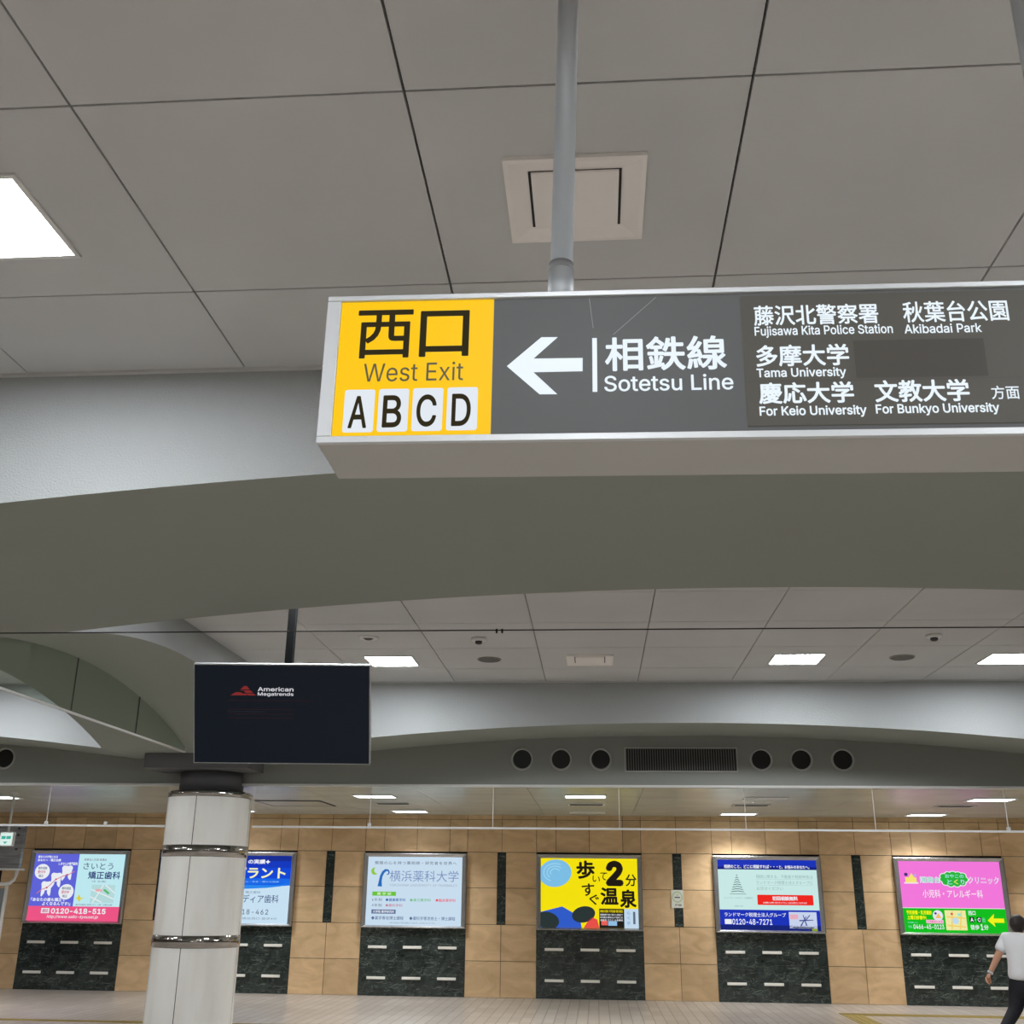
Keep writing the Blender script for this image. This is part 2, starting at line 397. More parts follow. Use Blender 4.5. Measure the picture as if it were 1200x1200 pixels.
# ---------------------------------------------------------------- ceiling fittings
def make_light(name, low=False):
    wd, dp = (.25, .243) if not low else (.27, .2)
    t = thing(name, 'x', 'ceiling light', (0, 0, 0))
    f = MB(); a = .022
    for q in ((-wd-a, wd+a, -dp-a, -dp), (-wd-a, wd+a, dp, dp+a), (-wd-a, -wd, -dp, dp), (wd, wd+a, -dp, dp)): f.box(*q, -.012, 0, TRIMW)
    f.build('frame', t, None, .002)
    MB().box(-wd, wd, -dp, dp, -.007, 0, LAMPL if low else LAMPM).build('diffuser', t)
    if low:                                                # the fitting's downward optics
        d = bpy.data.lights.new('downlight_beam', 'AREA'); d.shape = 'RECTANGLE'; d.size = .5; d.size_y = .36; d.energy = LOW_WATTS; d.spread = math.radians(118); d.color = (.95, .97, 1)
        b = bpy.data.objects.new('downlight_beam', d); COL.objects.link(b); b.parent = t; b.location = (0, 0, -.012)
    return t
lt = make_light('ceiling_light'); first = [True]
def place_light(x, y, label, group=None):
    o = lt if first[0] else copy_tree(lt); first[0] = False
    o.location = (x, y, CEIL-.0005); tag(o, label, None, group); return o
place_light(-2.298, 3.318, 'large bright square ceiling light cut by the left edge, nearest the hanging sign')
place_light(-2.21, 11.53, 'lit square ceiling light just right of the hanging screen')
place_light(2.16, 11.53, 'lit square ceiling light over the right group of round vents')
place_light(4.38, 11.56, 'lit square ceiling light at the right edge of the far ceiling bay')
G = 'ceiling lights outside the view'
for x, y in ((2.16, 3.32), (-2.2, -.1), (0, -.1), (2.16, -.1), (4.4, 3.32), (-2.2, 8.2), (-3.0, -2.0), (4.4, -2.0), (-7.1, 11.53), (-9.3, 11.53), (-7.1, 8.2), (-8.6, 3.32), (10.9, 11.53), (4.4, -.1), (-13, 3.3), (10.9, 3.3)):  # unseen; some continue the lamp rows, others are added only for brightness
    place_light(x, y, 'unseen square ceiling light outside the picture, placed to light the hall', G)
ll = make_light('low_ceiling_light', True); firstl = [True]
def place_low(x, y, label, group=None):
    o = ll if firstl[0] else copy_tree(ll); firstl[0] = False
    o.location = (x, y, LOW-.0005); tag(o, label, None, group)
place_low(-3.08, 15.3, 'lit lower ceiling light seen through the glass just right of the column, nearer of two')
place_low(-3.06, 18.2, 'lit lower ceiling light close to the wall above the university lightbox')
place_low(-.14, 15.2, 'lit lower ceiling light seen through the glass above the yellow lightbox')
place_low(2.32, 18.4, 'lit lower ceiling light close to the wall above the blue and white lightbox')
place_low(5.3, 18.38, 'lit lower ceiling light close to the wall above the pink lightbox')
place_low(5.33, 15.43, 'lit lower ceiling light at the right edge, nearer the glass')
place_low(-8.82, 15.75, 'lit lower ceiling light at the left edge beside the small hanging exit sign')
for x, y in ((-6, 18.2), (8.2, 15.4), (8.2, 18.4), (-11.8, 15.5), (-11.8, 18.2), (11.2, 16.5)):
    place_low(x, y, 'lower ceiling light outside the picture', 'lower ceiling lights out of view')
# switched-off fittings in the lower ceiling
def off_light(x, y, label):
    t = thing('unlit_ceiling_light', label, 'ceiling light', (x, y, LOW))
    f = MB(); a = .02
    for q in ((-.27-a, .27+a, -.2-a, -.2), (-.27-a, .27+a, .2, .2+a), (-.27-a, -.27, -.2, .2), (.27, .27+a, -.2, .2)): f.box(*q, -.012, 0, TRIMW)
    f.build('frame', t); MB().box(-.27, .27, -.2, .2, -.006, 0, WHITEP).build('diffuser', t)
off_light(-.14, 18.2, 'unlit lower ceiling light between the lit one and the wall above the yellow lightbox')
off_light(2.32, 15.4, 'unlit lower ceiling light near the glass above the blue and white lightbox')
# lower ceiling vents with dark slats
def low_vent(x, y, label, unlit=None):
    t = thing('ceiling_vent', label, 'vent', (x, y, LOW)); f = MB()
    for q in ((-.27, .27, -.15, -.125), (-.27, .27, .125, .15), (-.27, -.245, -.125, .125), (.245, .27, -.125, .125)): f.box(*q, -.012, 0, TRIMW)
    f.build('frame', t); s = MB(); s.box(-.245, .245, -.125, .125, -.003, 0, BLACK)
    for q in range(5): s.box(-.245, .245, -.11+.05*q, -.095+.05*q, -.010, -.003, DARK)
    s.build('louver', t)
for x, l in ((-3.05, 'slatted vent in the lower ceiling above the university lightbox'), (-.14, 'slatted vent in the lower ceiling above the yellow lightbox'),
             (2.28, 'slatted vent in the lower ceiling above the blue and white lightbox'), (5.2, 'slatted vent in the lower ceiling above the pink lightbox')): low_vent(x, 16.55, l)
f = MB()
for q in ((-5.05, -4.05, 16.12, 16.15), (-5.05, -4.05, 17.07, 17.1), (-5.05, -5.02, 16.15, 17.07), (-4.08, -4.05, 16.15, 17.07)): f.box(*q, LOW-.012, LOW-.002, DARK)
f.box(-5.02, -4.08, 16.15, 17.07, LOW-.010, LOW-.002, LOWP)
tag(f.build('access_hatch', None, (-4.55, 16.6, LOW-.002)), 'framed access hatch in the lower ceiling right of the column', 'hatch')

# square recessed vents of the upper ceiling
def square_vent(x, y, label):
    t = thing('square_ceiling_vent', label, 'vent', (x, y, CEIL)); f = MB(); R = .25; W = mat('vent_paint', (246, 242, 238), .5) if 'vent_paint' not in bpy.data.materials else bpy.data.materials['vent_paint']
    def ring(r0, z0, r1, z1):
        c0 = [(-r0, -r0, z0), (r0, -r0, z0), (r0, r0, z0), (-r0, r0, z0)]; c1 = [(-r1, -r1, z1), (r1, -r1, z1), (r1, r1, z1), (-r1, r1, z1)]
        f.add(c0+c1, [(i, (i+1) % 4, 4+(i+1) % 4, 4+i) for i in range(4)], W)
    ring(R, .0, R, -.016); ring(R, -.016, R-.018, -.017); ring(R-.018, -.017, .165, .0); 
    f.build('frame', t)
    p = MB(); p.box(-.155, .155, -.165, .165, -.012, -.004, W); p.build('plate', t)
    MB().box(-.165, .165, -.165, .165, -.0035, 0, BLACK).build('throat', t)
square_vent(-.04, 3.325, 'square white vent in the near ceiling behind the sign pole')
square_vent(-.04, 11.53, 'small looking square white vent in the far ceiling bay between two lights')
for x, l in ((-1.13, 'dark round speaker grille in far ceiling left of the square vent'), (3.25, 'dark round speaker grille in far ceiling between the two right lights')):
    t = thing('ceiling_speaker', l, 'speaker', (x, 11.48, CEIL)); MB().lathe([(.13, 0), (.13, -.008), (.118, -.012)], (0, 0, 0), mat('speaker_rim_grey', (150, 148, 142), .5)).build('rim', t)
    MB().lathe([(.116, -.0122), (.11, -.016)], (0, 0, 0), mat('speaker_mesh_grey', (96, 95, 92), .7)).build('mesh_cover', t)
for x, y, l in ((-1.14, 10.47, 'white smoke detector above the left speaker grille in far ceiling'), (3.28, 10.45, 'white smoke detector above the right speaker grille in far ceiling')):
    t = thing('smoke_detector', l, 'smoke detector', (x, y, CEIL)); MB().lathe([(.075, 0), (.075, -.02), (.06, -.03)], (0, 0, 0), TRIMW, 24).build('base', t)
    MB().lathe([(.035, -.03), (.034, -.052), (.02, -.06)], (0, 0, 0), DARK, 20).build('sensor', t)
t = thing('round_ceiling_outlet', 'round white outlet in far ceiling above the light beside the screen', 'outlet', (-2.24, 10.4, CEIL))
MB().lathe([(.105, 0), (.105, -.008), (.07, -.02), (.055, -.012)], (0, 0, 0), TRIMW, 28, caps=False).build('ring', t); MB().lathe([(.055, -.006), (.03, -.024)], (0, 0, 0), DARK, 20).build('nozzle', t)

# thin wire across the far bay with two clips
o = MB().tube([(-15.6, 6.6, 3.175), (-9, 6.6, 3.172), (-3, 6.6, 3.167), (2, 6.6, 3.1615), (6, 6.6, 3.153), (12, 6.6, 3.14), (17.6, 6.6, 3.13)], .004, BLACK, 8).build('wire', None, (0, 6.6, 3.165))
tag(o, 'thin dark wire stretched level across the hall behind the near beam', 'wire')
for x, l in ((-.606, 'left one of two tiny dark clips on the level wire'), (-.571, 'right one of two tiny dark clips on the level wire')):
    tag(MB().box(x-.0055, x+.0055, 6.592, 6.608, 3.146, 3.172, BLACK).build('wire_clip', None, (x, 6.6, 3.146)), l, 'clip')

# ---------------------------------------------------------------- fascia vents
def nozzle(x, label, group):
    t = thing('air_nozzle', label, 'air vent', (x, 13.9, 3.215), group)
    MB().lathe([(.142, .0), (.142, -.014), (.135, -.02), (.122, -.018), (.115, -.004)], (0, 0, 0), mat('nozzle_ring_grey', (176, 176, 174), .45) if 'nozzle_ring_grey' not in bpy.data.materials else bpy.data.materials['nozzle_ring_grey'], 40, 'y', caps=False).build('ring', t)
    MB().lathe([(.116, -.006), (.10, -.002)], (0, 0, 0), BLACK, 36, 'y').build('throat', t)
GV = 'round air vents in the fascia'
for x, l in ((-.924, 'leftmost of three round vents left of the long grille'), (-.431, 'middle of three round vents left of the long grille'), (.071, 'round vent directly left of the long grille'),
             (2.073, 'round vent directly right of the long grille'), (2.565, 'middle of three round vents right of the long grille'), (3.073, 'rightmost of three round vents right of the long grille'),
             (-7.76, 'round vent cut by the left edge under the bright beam face')): nozzle(x, l, GV)
SLAT = mat('slat_grey', (120, 122, 120), .5)
t = thing('air_grille', 'long rectangular black louvered grille in the fascia between round vents', 'air vent', (1.075, 13.9, 3.06))
f = MB()
for q in ((-.705, .705, 0, .015), (-.705, .705, .29, .305), (-.705, -.69, .015, .29), (.69, .705, .015, .29)): f.box(q[0], q[1], -.018, 0, q[2], q[3], bpy.data.materials['nozzle_ring_grey'])
f.build('frame', t); s = MB(); s.box(-.69, .69, -.003, -.001, .015, .29, BLACK)
for i in range(45): s.box(-.687+.0305*i, -.680+.0305*i, -.014, -.003, .015, .29, SLAT)
s.build('louver', t)

# ---------------------------------------------------------------- glass smoke barriers
def barrier(x0, x1, seams, label, clips=()):
    t = thing('smoke_barrier', label, 'glass barrier', (x0, 13.93, 2.372))
    e = [x0]+seams+[x1]
    for i in range(len(e)-1):
        MB().box(e[i]-x0+.004, e[i+1]-x0-.004, -.004, .004, .012, .505, GLASS).build('glass_pane', t)
    for s_ in seams: MB().box(s_-x0-.004, s_-x0+.004, -.006, .006, .012, .5, TRIMW).build('seam_strip', t)
    MB().box(0, x1-x0, -.012, .012, -.012, .012, TRIMW).build('rail', t)
    for c in clips: MB().box(c-x0-.02, c-x0+.02, -.02, .016, .012, .05, TRIMW).build('clip', t)
barrier(-4.36, 6.45, [-2.85, -1.29, .29, 1.84, 3.4, 4.97], 'long clear glass smoke barrier with white bottom rail right of the column', (-2.85, 4.97))
barrier(-15.6, -5.5, [-13.4, -11.82, -10.24, -8.66, -7.08], 'clear glass smoke barrier with white bottom rail left of the column', (-6.285, -7.08))
def barrier_y(x, y0, y1, label):
    zb = 3.166; t = thing('arch_smoke_barrier', label, 'glass barrier', (x, 9.85, zb))
    cuts = [y0, 8.2, 9.79, 11.29, y1]
    for i in range(4):
        a, b = cuts[i]+.003, cuts[i+1]-.003; n = 12; m_ = MB()
        low = [(0, a-9.85+(b-a)*j/n, 0) for j in range(n+1)]; top = [(0, p[1], max(arch_y(p[1]+9.85, 6.9, 12.8)-zb+.005, .01)) for p in low]
        m_.poly([low[0], low[-1]]+top[::-1], GLASSG)
        g = m_.build('glass_pane', t); so = g.modifiers.new('thick', 'SOLIDIFY'); so.thickness = .008
        if i: MB().box(-.005, .005, cuts[i]-9.85-.004, cuts[i]-9.85+.004, 0, arch_y(cuts[i], 6.9, 12.8)-zb, DARK).build('seam_strip', t)
    MB().box(-.012, .012, y0-9.85, y1-9.85, -.014, .004, TRIMW).build('rail', t)
barrier_y(-4.9, 6.95, 12.75, 'grey green glass smoke barrier under the arched cross beam at left')

# ---------------------------------------------------------------- column
def column(x, y, label):
    t = thing('round_column', label, 'column', (x, y, 0), None, 'thing'); R = .52
    c = MB()
    c.lathe([(R-.012, 0), (R-.012, 2.78)], (0, 0, 0), BLACK, 64)
    jo = [math.radians(-89.5)+math.pi/2*q for q in range(4)]
    for q in range(4):
        a0, a1 = jo[q]+.008, jo[(q+1) % 4]-.008
        if a1 < a0: a1 += 2*math.pi
        for z0, z1 in ((0, .95), (1.09, 1.99), (2.128, 2.705)):
            vs = []; n = 24
            for i in range(n+1):
                a = a0+(a1-a0)*i/n
                vs += [(R*math.cos(a), R*math.sin(a), z0), (R*math.cos(a), R*math.sin(a), z1)]
            c.add(vs, [(2*i, 2*i+2, 2*i+3, 2*i+1) for i in range(n)], COLP, True)
    c.build('shaft', t)
    for z0, z1 in ((.95, 1.09), (1.99, 2.128), (2.708, 2.778)):
        MB().lathe([(R-.01, z0), (R+.006, z0+.004), (R+.006, z1-.004), (R-.01, z1)], (0, 0, 0), CHROME, 64).build('chrome_band', t)
    MB().lathe([(.40, 2.78), (.40, 3.03)], (0, 0, 0), NECK, 48).build('neck', t)
    MB().box(-.66, .66, -.66, .66, 3.03, SPRING-.001, NECK).build('capital_plate', t)
column(-4.93, 13.9, 'round cream panelled column with chrome bands below the hanging screen')
# ---------------------------------------------------------------- hanging screen
t = thing('hanging_screen', 'black flat screen hung from a dark pole above the column, showing a red triangle logo', 'screen', (-2.411, 8.3, 2.527))
SCW, SCH = 1.362, .77; hw = SCW/2
LEAN = Matrix.Rotation(math.radians(3.85), 4, 'Z') @ Matrix.Rotation(math.radians(20.55), 4, 'X')     # the screen leans down towards the hall
def leaning(o): o.matrix_local = LEAN; return o
leaning(MB().box(-hw+.006, hw-.006, .001, .055, .006, SCH-.006, BLACK).build('housing', t, None, .004))
f = MB()
for q in ((-hw, hw, 0, .006), (-hw, hw, SCH-.009, SCH), (-hw, -hw+.006, .006, SCH-.009), (hw-.006, hw, .006, SCH-.009)): f.box(q[0], q[1], -.003, .05, q[2], q[3], ALU)
leaning(f.build('bezel', t))
SCR = mat('screen_glass', (6, 7, 9), .25, 0, (19, 25, 33), .85, .12)
s = MB(); fc = Face(s, -hw+.006, .0, .006, .0008); fc.rect(0, 0, SCW-.012, SCH-.015, SCR); fc.layer()
RED = E(136, 44, 44, .85); WHT = E(226, 226, 232, .9); W_, H_ = SCW-.012, SCH-.015
def U(u, v): return (u*W_, v*H_)
def slog(pts): fc.poly([U(*p) for p in pts], RED)
# stepped triangle mark
slog([(.283, .785), (.300, .785), (.316, .750), (.262, .750)]); slog([(.255, .742), (.320, .742), (.335, .715), (.290, .715), (.285, .735)])
slog([(.236, .722), (.262, .722), (.300, .69), (.205, .69)]); slog([(.272, .708), (.338, .708), (.352, .69), (.310, .69)])
LINE = E(58, 26, 32, .8)
fc.text('American', *U(.362, .733), *U(.566, .776), WHT, .012); fc.text('Megatrends', *U(.362, .680), *U(.566, .722), WHT, .012)
for q, (u0, u1) in enumerate(((.19, .68), (.19, .57), (.19, .57), (.19, .57))):
    v = (.635, .545, .50, .455)[q]; fc.rect(*U(u0, v), *U(u1, v+.004), LINE)
fc.text('(C) American Megatrends Inc.', *U(.19, .517), *U(.41, .531), E(52, 52, 60, .8))
leaning(s.build('display', t))
PX_ = -.02
MB().box(PX_-.03, PX_+.03, .02, .08, .52, CEIL-2.527, mat('pole_dark_grey', (9, 10, 10), .7, spec=.05)).build('pole', t)
MB().box(PX_-.08, PX_+.08, -.03, .13, CEIL-2.527-.02, CEIL-2.527-.001, BLACK).build('ceiling_flange', t)
leaning(MB().box(-.2, .2, .055, .12, .25, .60, BLACK).build('bracket', t))

# ---------------------------------------------------------------- main direction sign
TILT = .0078
sg = thing('direction_sign', 'large hanging direction sign with yellow exit panel and white arrow on grey', 'sign', (-.62, 2.2, 2.5577))
sg.rotation_euler.y = TILT
SW, SH, SD = 2.26, .379, .225
h = MB()
h.box(0, SW, .012, SD, 0, SH, mat('housing_grey_paint', (176, 176, 173), .5)); 
h.build('housing', sg, None, .003)
fr = MB(); 
for q in ((0, SW, 0, .0165), (0, SW, SH-.0135, SH), (0, .033, .0165, SH-.0135), (SW-.033, SW, .0165, SH-.0135)): fr.box(q[0], q[1], 0, .014, q[2], q[3], ALU)
fr.build('frame', sg, None, .0015)
def L2(x, z): return (x+.62, z-2.5577+TILT*(x+.62))       # sign-plane measures into the panel's own frame
YEL = lit('backlit_yellow', (255, 200, 8), 1.0); INK = mat('print_black', (42, 38, 26), .5, 0, (52, 46, 30), .9); TILEW = lit('backlit_white', (226, 233, 240), 1.0)
s = MB(); fc = Face(s, 0, .008, 0, .0007)
fc.rect(.033, .0165, .396, SH-.0135, YEL); fc.layer()
def tx(face, body, x0, x1, z0, z1, M, wt=0., **k):
    a = L2(x0, z0); b = L2(x1, z1); sh = TILT*(x1-x0)/2
    face.text(body, a[0], a[1]+sh, b[0], b[1]-sh, M, wt, **k)
tx(fc, '西', -.5452, -.4135, 2.7722, 2.9000, INK, .012); tx(fc, '口', -.3965, -.2800, 2.7722, 2.8937, INK, .014)
tx(fc, 'West Exit', -.5235, -.2905, 2.7109, 2.7591, INK, -.004)
cells = ((-.5634, -.4927, 'A', .0432), (-.4839, -.4139, 'B', .044), (-.4048, -.3348, 'C', .046), (-.3253, -.2550, 'D', .044))
for x0, x1, ch, wd in cells:
    a = L2(x0, 2.5850); b = L2(x1, 2.6920); fc.rrect(*a, *b, .006, TILEW)
fc.layer()
for x0, x1, ch, wd in cells:
    c = (x0+x1)/2-.002; tx(fc, ch, c-wd/2, c+wd/2, 2.595, 2.676, INK, .014)
s.build('exit_panel', sg)
GREY = mat('backlit_grey', (50, 51, 52), .45, 0, (86, 87, 87), .82, .15)
GREY2 = mat('backlit_warm_grey', (48, 46, 43), .45, 0, (78, 76, 70), .82, .15)
LET = lit('backlit_lettering', (232, 242, 250), 1.05)
s = MB(); fc = Face(s, 0, .008, 0, .0007); fc.rect(.397, .0165, SW-.033, SH-.0135, GREY); fc.layer()
ar = [(-.1903, 2.7432), (-.1114, 2.816), (-.0731, 2.815), (-.1285, 2.7612), (-.0161, 2.7595), (-.0163, 2.7255), (-.1285, 2.726), (-.0736, 2.6690), (-.1140, 2.6698)]
P_ = [L2(*q) for q in ar]
for q in ((0, 1, 2, 3), (0, 3, 6), (3, 4, 5, 6), (0, 6, 7, 8)): fc.poly([P_[i] for i in reversed(q)], LET)
a = L2(.006, 2.6728); b = L2(.0168, 2.81); fc.rect(*a, *b, LET)
tx(fc, '相鉄線', .0347, .3100, 2.7225, 2.8100, LET, .020); tx(fc, 'Sotetsu Line', .0325, .3216, 2.6715, 2.7120, LET, .010)
SCRATCH = mat('scratched_grey', (90, 92, 92), .5, 0, (106, 108, 108), .85)
for p0, p1 in (((.000, 2.915), (.0085, 2.836)), ((.155, 2.913), (.055, 2.818))): fc.stroke([L2(*p0), L2(*p1)], .0016, SCRATCH)
s.build('line_panel', sg)
s = MB(); a = L2(.348, 2.5795); b = L2(.985, 2.9020)
s.box(a[0], b[0], .0035, .008, a[1], b[1], GREY2); fc = Face(s, 0, .0033, 0, .0006); fc.layer()
fc.rect(*L2(.592, 2.6895), *L2(.877, 2.7810), mat('painted_out_grey', (48, 46, 42), .5, 0, (66, 64, 60), .82, .12)); fc.rect(a[0], L2(0, 2.6895)[1], b[0], L2(0, 2.6903)[1], DARK); fc.layer()
for body, x0, x1, z0, z1, wt in (('藤沢北警察署', .3752, .6542, 2.8262, 2.8785, .017), ('秋葉台公園', .7085, .94, 2.8240, 2.8780, .015), ('Fujisawa Kita Police Station', .3749, .6822, 2.7945, 2.8242, .014), ('Akibadai Park', .7075, .8766, 2.7963, 2.8200, .014),
        ('多摩大学', .3745, .5802, 2.7222, 2.7770, .023), ('Tama University', .3734, .5705, 2.6900, 2.7185, .018), ('慶応大学', .3752, .5830, 2.6300, 2.6830, .026), ('文教大学', .6278, .8314, 2.6275, 2.6820, .026), ('方面', .8773, .9368, 2.6297, 2.6625, .010),
        ('For Keio University', .3745, .6068, 2.5955, 2.6245, .020), ('For Bunkyo University', .6264, .8897, 2.5945, 2.6235, .020)):
    tx(fc, body, x0, x1, z0, z1, LET, wt)
s.build('destination_panel', sg)
GALV = mat('pole_grey_paint', (168, 172, 174), .5, .3)
for x, lean in ((.549, -.020), (1.763, 0.)):
    zt = CEIL-2.5577-.003
    pl = MB().tube([(x, .11, SH-.02), (x-lean, .11, zt)], .028, GALV, 24).build('pole', sg)
    MB().tube([(x, .11, SH-.005), (x-lean*.07, .11, .50)], .032, GALV, 24).build('socket', pl)
    MB().tube([(x-lean*.07, .11, .50), (x-lean*.08, .11, .521)], .0305, mat('clamp_grey', (110, 110, 110), .5) if 'clamp_grey' not in bpy.data.materials else bpy.data.materials['clamp_grey'], 24).build('collar', pl)
    MB().tube([(x-lean, .11, zt-.02), (x-lean, .11, zt)], .06, GALV, 24).build('ceiling_flange', pl)

# ---------------------------------------------------------------- lightboxes and marble below
ZB, ZT = 1.045, 2.238; FX, FB, FT = .075, .04, .062
IW, IH = ADW-2*FX, ZT-ZB-FB-FT
def lightbox(i, label, draw):
    x = AD0+PERIOD*(i-2)
    t = thing('lightbox', label, 'lightbox', (x+ADW/2, WALL_Y, ZB), 'advertising lightboxes on the far wall')
    f = MB(); w2 = ADW/2; hh = ZT-ZB; d0, d1 = -.07, -.045
    o4 = [(-w2, d0, 0), (w2, d0, 0), (w2, d0, hh), (-w2, d0, hh)]; i4 = [(-w2+FX, d1, FB), (w2-FX, d1, FB), (w2-FX, d1, hh-FT), (-w2+FX, d1, hh-FT)]
    m4 = [(-w2+.02, d0-.008, .016), (w2-.02, d0-.008, .016), (w2-.02, d0-.008, hh-.016), (-w2+.02, d0-.008, hh-.016)]; b4 = [(p[0], .0, p[2]) for p in o4]
    for A, B in ((b4, o4), (o4, m4), (m4, i4)): f.add(A+B, [(q, (q+1) % 4, 4+(q+1) % 4, 4+q) for q in range(4)], STEEL)
    f.build('frame', t)
    s = MB(); s.box(-w2+.03, w2-.03, -.044, -.001, .02, hh-.02, DARK); fc = Face(s, -IW/2, -.0455, FB); draw(fc); s.build('poster', t)
    return t
def V(fc):
    """fractions of the poster instead of metres"""
    class Q: pass
    q = Q(); a = lambda u: u*IW; b = lambda v: v*IH
    q.rect = lambda u0, v0, u1, v1, M: fc.rect(a(u0), b(v0), a(u1), b(v1), M)
    q.text = lambda s_, u0, v0, u1, v1, M, wt=0., **k: fc.text(s_, a(u0), b(v0), a(u1), b(v1), M, wt, **k)
    q.poly = lambda pts, M: fc.poly([(a(p[0]), b(p[1])) for p in pts], M)
    q.ell = lambda u, v, ru, rv, M, n=32, rot=0.: fc.ell(a(u), b(v), a(ru), b(rv), M, n, rot)
    q.rr = lambda u0, v0, u1, v1, r, M: fc.rrect(a(u0), b(v0), a(u1), b(v1), r, M)
    q.st = lambda pts, wd, M: fc.stroke([(a(p[0]), b(p[1])) for p in pts], wd, M)
    q.layer = fc.layer
    return q
WH = E(240, 244, 250); BK = E(26, 24, 22)
def ad_orthodontics(fc):
    q = V(fc); BL = E(98, 104, 222); PK = E(244, 88, 138); PALE = E(196, 240, 248); NV = E(40, 58, 120); GY = E(120, 130, 150)
    q.rect(0, .215, .49, 1, BL); q.rect(.49, .215, 1, 1, PALE); q.rect(0, 0, 1, .215, PK); q.layer()
    q.text('歯ならびが気になる', .03, .935, .25, .975, WH, .03); q.text('あなたへ・矯正治療', .03, .885, .29, .925, WH, .03); q.text('しませんか専門医院', .27, .83, .48, .875, WH, .03)
    for u, v in ((.10, .73), (.395, .43)): q.ell(u, v, .083, .115, WH)
    for u, v, r in ((.17, .47, .16), (.265, .60, .2), (.375, .71, .1)):
        q.ell(u, v+.045, .055, .065, WH); q.ell(u-.03, v+.075, .03, .04, WH); q.ell(u+.03, v+.075, .03, .04, WH)
        q.st([(u-.03, v+.03), (u-.035, v-.06), (u-.045, v-.11)], [.07, .06, .02], WH); q.st([(u+.03, v+.03), (u+.035, v-.06), (u+.045, v-.10)], [.07, .06, .02], WH)
    q.layer()
    q.st([(.07, .40), (.12, .46), (.18, .49), (.26, .61), (.33, .66), (.40, .69), (.46, .74)], .014, E(216, 130, 150))
    for u, v in ((.175, .49), (.265, .615), (.385, .685)): q.ell(u, v, .011, .014, E(200, 60, 80), 12)
    for u, v in ((.10, .73), (.395, .43)):
        q.text('無料相談', u-.05, v+.03, u+.05, v+.075, GY, .02); q.text('受付中', u-.05, v-.03, u+.035, v+.02, E(200, 90, 120), .02); q.text('矯正', u-.035, v-.085, u+.02, v-.045, GY, .02)
    q.text('「あなたの歯も矯正で', .02, .285, .40, .34, WH, .03); q.text('よくなるんです!」', .15, .225, .46, .28, WH, .03)
    q.text('医療法人社団 歯満会', .55, .90, .80, .935, E(130, 120, 130), .01); q.text('さいとう', .55, .77, .88, .87, E(70, 78, 110), .004); q.text('矯正歯科', .615, .625, .97, .74, NV, .02)
    q.text('小児・成人矯正', .66, .575, .82, .605, GY, .01)
    q.rect(.67, .27, .93, .54, E(186, 224, 226)); q.layer()
    MAPW = E(236, 246, 246)
    for pts in ([(.67, .47), (.93, .33)], [(.70, .27), (.80, .54)], [(.82, .54), (.93, .42)], [(.67, .36), (.80, .28)]): q.st(pts, .018, MAPW)
    q.rect(.72, .44, .79, .475, E(240, 170, 180)); q.poly([(.80, .46), (.86, .40), (.88, .415), (.82, .48)], E(90, 190, 110))
    q.poly([(.50, .345), (.53, .345), (.545, .40), (.56, .345), (.61, .345), (.57, .325), (.56, .275), (.54, .315)], E(228, 214, 60))
    q.text('藤沢市湘南台 駅西口すぐ 土曜・日曜も診療', .52, .228, .92, .255, E(130, 140, 160), .01)
    q.rect(.15, .11, .24, .185, WH); q.layer(); q.text('通話', .16, .12, .23, .175, E(200, 90, 130), .02)
    q.text('0120-418-515', .26, .105, .86, .185, WH, .025); q.text('http://www.saito-kyousei.jp', .22, .03, .78, .085, WH, .008, slant=.25)
def ad_implant(fc):
    q = V(fc); PALE = E(206, 232, 250); YL = E(250, 250, 190)
    q.rect(0, 0, 1, 1, PALE); q.layer()
    bands = [(20, 44, 150), (16, 58, 196), (14, 72, 220), (20, 98, 236), (40, 140, 246)]; ys = [1, .92, .82, .66, .56, .0]
    for i, c in enumerate(bands[:4]): q.rect(0, ys[i+1], 1, ys[i], E(*c))
    q.poly([(0, .56), (1, .56), (1, .60), (.9, .545), (.75, .52), (.55, .505), (.3, .50), (0, .52)], E(*bands[4])); q.poly([(0, .6), (0, .52), (1, .60), (1, .66), (0, .66)], E(30, 112, 240)); q.layer()
    q.text('の実績✦', .53, .875, .77, .945, WH, .03)
    q.text('インプラント', .08, .66, .945, .83, YL, .03)
    q.text('安心・安全・確かな技術', .48, .60, .88, .625, E(150, 200, 250), .01)
    q.text('一般歯科・矯正歯科', .32, .435, .69, .475, E(140, 160, 180), .01); q.text('ディア歯科', .505, .30, .89, .42, E(64, 84, 128), .006)
    q.text('18-462', .51, .13, .79, .205, E(70, 84, 108), .004, spacing=1.2); q.text('ブロッサム 湘南台西口 徒歩4分', .22, .055, .89, .09, E(140, 160, 180), .01)
